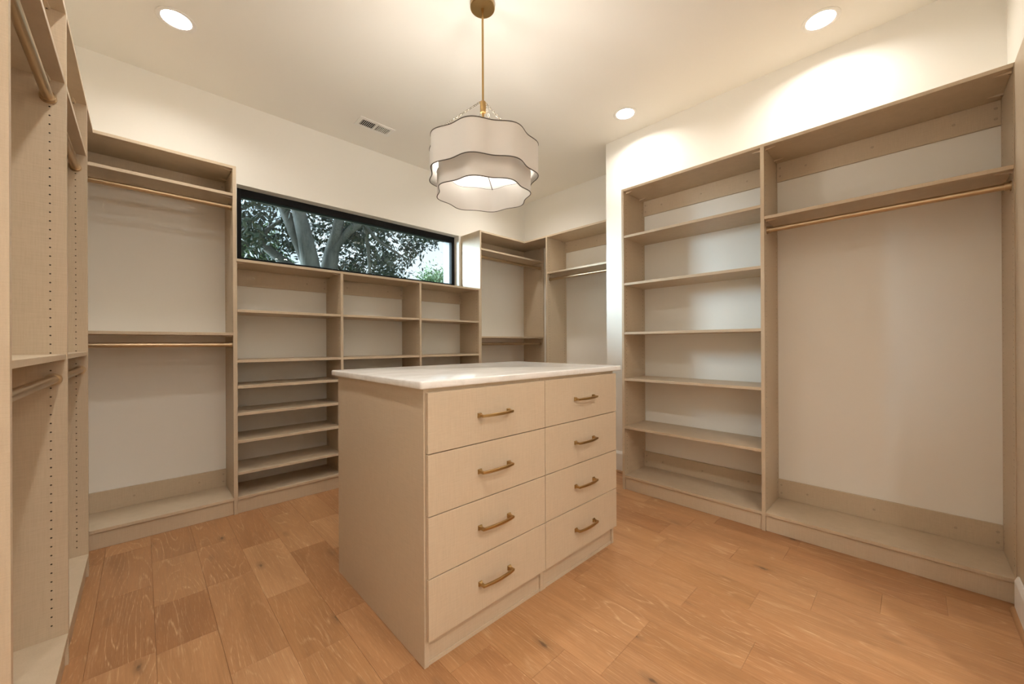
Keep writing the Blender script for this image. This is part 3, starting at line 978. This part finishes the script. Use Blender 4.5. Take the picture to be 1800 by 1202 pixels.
for half, (a, b) in enumerate(((vx0 + fx, 1.448), (1.462, vx1 - fx))):
    n = 8
    for i in range(n):
        x = a + (b - a) * (i + 0.5) / n
        lo_ = bpy.data.objects.new('louvre', sm_)
        lo_.location = Vector((x, (vy0 + vy1) / 2, zf + 0.0005)) - u.location
        lo_.scale = (1 if half == 0 else -1, 1, 1)
        link(lo_, u)

# ------------------------------------------------------------------ outdoors
g = obj('ground_outside', nb(-60, 70, YB + wt + 0.3, 90, -0.7, -0.6), m_lawn)
struct(g); g['label'] = 'lawn outside the window'

def px_ray(ux, vy):
    a = (ux - CX) / F_PX; b = (CY - vy) / F_PX
    return (fw + r2 * a + u2 * b)
def at(ux, vy, y):
    d = px_ray(ux, vy)
    return Vector((0, 0, CAM_H)) + d * (y / d.y)

def limb(root, keys, name):
    """keys: (u, v, y, radius) -> a smooth tapering limb in space"""
    pts = [at(u_, v_, y_) for u_, v_, y_, r_k in keys]; rs_ = [k[3] for k in keys]
    return limb_pts(root, pts, rs_, name)
def limb_pts(root, pts, rs_, name):
    P_, R_ = [], []
    for i in range(len(pts) - 1):
        p0 = pts[max(i - 1, 0)]; p1 = pts[i]; p2 = pts[i + 1]; p3 = pts[min(i + 2, len(pts) - 1)]
        for k in range(6):
            t = k / 6
            P_.append(0.5 * ((2 * p1) + (p2 - p0) * t + (2 * p0 - 5 * p1 + 4 * p2 - p3) * t * t + (3 * p1 - p0 - 3 * p2 + p3) * t ** 3))
            R_.append(rs_[i] * (1 - t) + rs_[i + 1] * t)
    P_.append(pts[-1]); R_.append(rs_[-1])
    return obj(name, tube(bmesh.new(), P_, R_, 12), m_bark, root, smooth=80)

def foliage(root, clusters, mat_, name='foliage'):
    """clusters: (centre, radius, leaf count, leaf size)"""
    rl = random.Random(3)
    verts, faces = [], []
    off = root_loc(root)
    for c, rad_, n, sz in clusters:
        for _ in range(n):
            p = c + Vector((rl.gauss(0, 1), rl.gauss(0, 1), rl.gauss(0, 0.8))) * rad_ * 0.55 - off
            a = Vector((rl.uniform(-1, 1), rl.uniform(-1, 1), rl.uniform(-1, 1))).normalized()
            b = a.orthogonal().normalized()
            b = (b * math.cos(rl.uniform(0, 6.3)) + a.cross(b) * math.sin(rl.uniform(0, 6.3)))
            nrm = a.cross(b).normalized()
            s = sz * rl.uniform(0.6, 1.25)
            i = len(verts)
            verts += [p - a * s, p + b * s * 0.36 + nrm * s * 0.12, p + a * s, p - b * s * 0.36 + nrm * s * 0.12]
            faces.append((i, i + 1, i + 2)); faces.append((i, i + 2, i + 3))
    me = bpy.data.meshes.new(name)
    me.from_pydata(verts, [], faces)
    me.materials.append(mat_)
    o = bpy.data.objects.new(name, me)
    link(o, root)
    o['kind'] = 'stuff'
    return o

ty = 8.6
b1_ = at(556, 520, ty)
tr = thing('tree', (b1_.x, b1_.y, -0.6), 'large dark tree with forking grey trunks just outside the window', 'tree')
foot = Vector((b1_.x, b1_.y, -0.6))
limb_pts(tr, [foot, foot + (b1_ - foot) * 0.5, at(560, 545, ty)], [0.50, 0.42, 0.40], 'trunk')
limb(tr, [(553, 560, ty, 0.30), (549, 512, ty, 0.23), (546, 470, ty, 0.185), (538, 425, ty, 0.15), (526, 375, ty + 0.2, 0.13), (516, 320, ty + 0.3, 0.11), (508, 250, ty + 0.6, 0.09)], 'branch')
limb(tr, [(538, 462, ty + 0.2, 0.10), (520, 415, ty + 0.3, 0.115), (502, 375, ty + 0.5, 0.10), (480, 335, ty + 0.8, 0.08), (455, 270, ty + 1.2, 0.06)], 'branch')
limb(tr, [(568, 560, ty + 0.3, 0.28), (575, 512, ty + 0.3, 0.21), (579, 470, ty + 0.2, 0.17), (585, 435, ty + 0.2, 0.14), (593, 405, ty, 0.11), (600, 360, ty, 0.09), (608, 300, ty, 0.08)], 'branch')
limb(tr, [(582, 450, ty + 0.2, 0.09), (600, 422, ty, 0.075), (622, 400, ty - 0.2, 0.085), (650, 385, ty - 0.3, 0.07), (690, 365, ty - 0.5, 0.05)], 'branch')
limb(tr, [(540, 490, ty + 0.5, 0.11), (505, 464, ty + 0.6, 0.095), (470, 437, ty + 0.8, 0.085), (440, 408, ty + 1, 0.075), (410, 380, ty + 1.2, 0.06)], 'branch')
limb(tr, [(455, 425, ty + 0.9, 0.06), (470, 405, ty + 0.8, 0.045), (492, 388, ty + 0.6, 0.03)], 'branch')
limb(tr, [(640, 390, ty - 0.3, 0.05), (662, 420, ty - 0.5, 0.035), (690, 440, ty - 0.6, 0.025), (715, 455, ty - 0.7, 0.012)], 'branch')
limb(tr, [(672, 374, ty - 0.4, 0.045), (710, 385, ty - 0.6, 0.03), (745, 405, ty - 0.8, 0.02), (770, 430, ty - 0.9, 0.01)], 'branch')
limb(tr, [(641, 395, ty - 0.2, 0.05), (646, 430, ty - 0.1, 0.04), (650, 480, ty, 0.03)], 'branch')
rc = random.Random(21)
cl_ = []
def scatter(n, u0, u1, v0, v1, y0, y1, r_c, cnt, sz):
    for _ in range(n):
        u_ = rc.uniform(u0, u1); v_ = rc.uniform(v0, v1)
        cl_.append((at(u_, v_, rc.uniform(y0, y1)), r_c * rc.uniform(0.7, 1.3), cnt, sz))
scatter(16, 405, 520, 325, 400, 9.0, 12, 0.40, 85, 0.085)
scatter(12, 430, 530, 400, 470, 10.5, 13, 0.38, 70, 0.085)
scatter(9, 405, 470, 395, 420, 9.0, 11, 0.32, 80, 0.085)
scatter(16, 595, 680, 345, 420, 8.5, 11, 0.42, 110, 0.085)
scatter(16, 595, 700, 445, 500, 9, 12, 0.42, 120, 0.085)
scatter(9, 545, 640, 370, 440, 10, 12.5, 0.40, 90, 0.085)
scatter(16, 660, 755, 365, 425, 8, 10.5, 0.34, 62, 0.078)
scatter(9, 655, 735, 420, 470, 8.5, 11, 0.28, 55, 0.076)
scatter(6, 735, 772, 405, 440, 8, 9.5, 0.18, 45, 0.066)
scatter(3, 772, 795, 395, 410, 7.5, 8.5, 0.13, 22, 0.055)
scatter(24, 400, 760, 180, 320, 8, 13, 0.7, 90, 0.095)
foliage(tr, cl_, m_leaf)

c0 = at(440, 470, 17)
s2_ = thing('tree', (c0.x, c0.y, -0.6), 'sunlit pale green tree beyond the dark one, at the lower left of the window', 'tree')
limb_pts(s2_, [Vector((c0.x, c0.y, -0.6)), Vector((c0.x + 0.2, c0.y, 1.6)), Vector((c0.x, c0.y, c0.z))], [0.25, 0.2, 0.1], 'trunk')
cl_ = []
scatter(26, 405, 470, 418, 480, 15.5, 18.5, 0.75, 150, 0.12)
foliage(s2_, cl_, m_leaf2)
c0 = at(775, 500, 19)
s3_ = thing('tree', (c0.x, c0.y, -0.6), 'small green treetop at the lower right corner of the window', 'tree')
limb_pts(s3_, [Vector((c0.x, c0.y, -0.6)), Vector((c0.x + 0.2, c0.y, 1.6)), Vector((c0.x, c0.y, c0.z))], [0.25, 0.2, 0.1], 'trunk')
cl_ = []
scatter(16, 752, 800, 484, 515, 18, 20.5, 0.7, 160, 0.13)
foliage(s3_, cl_, m_leaf2)
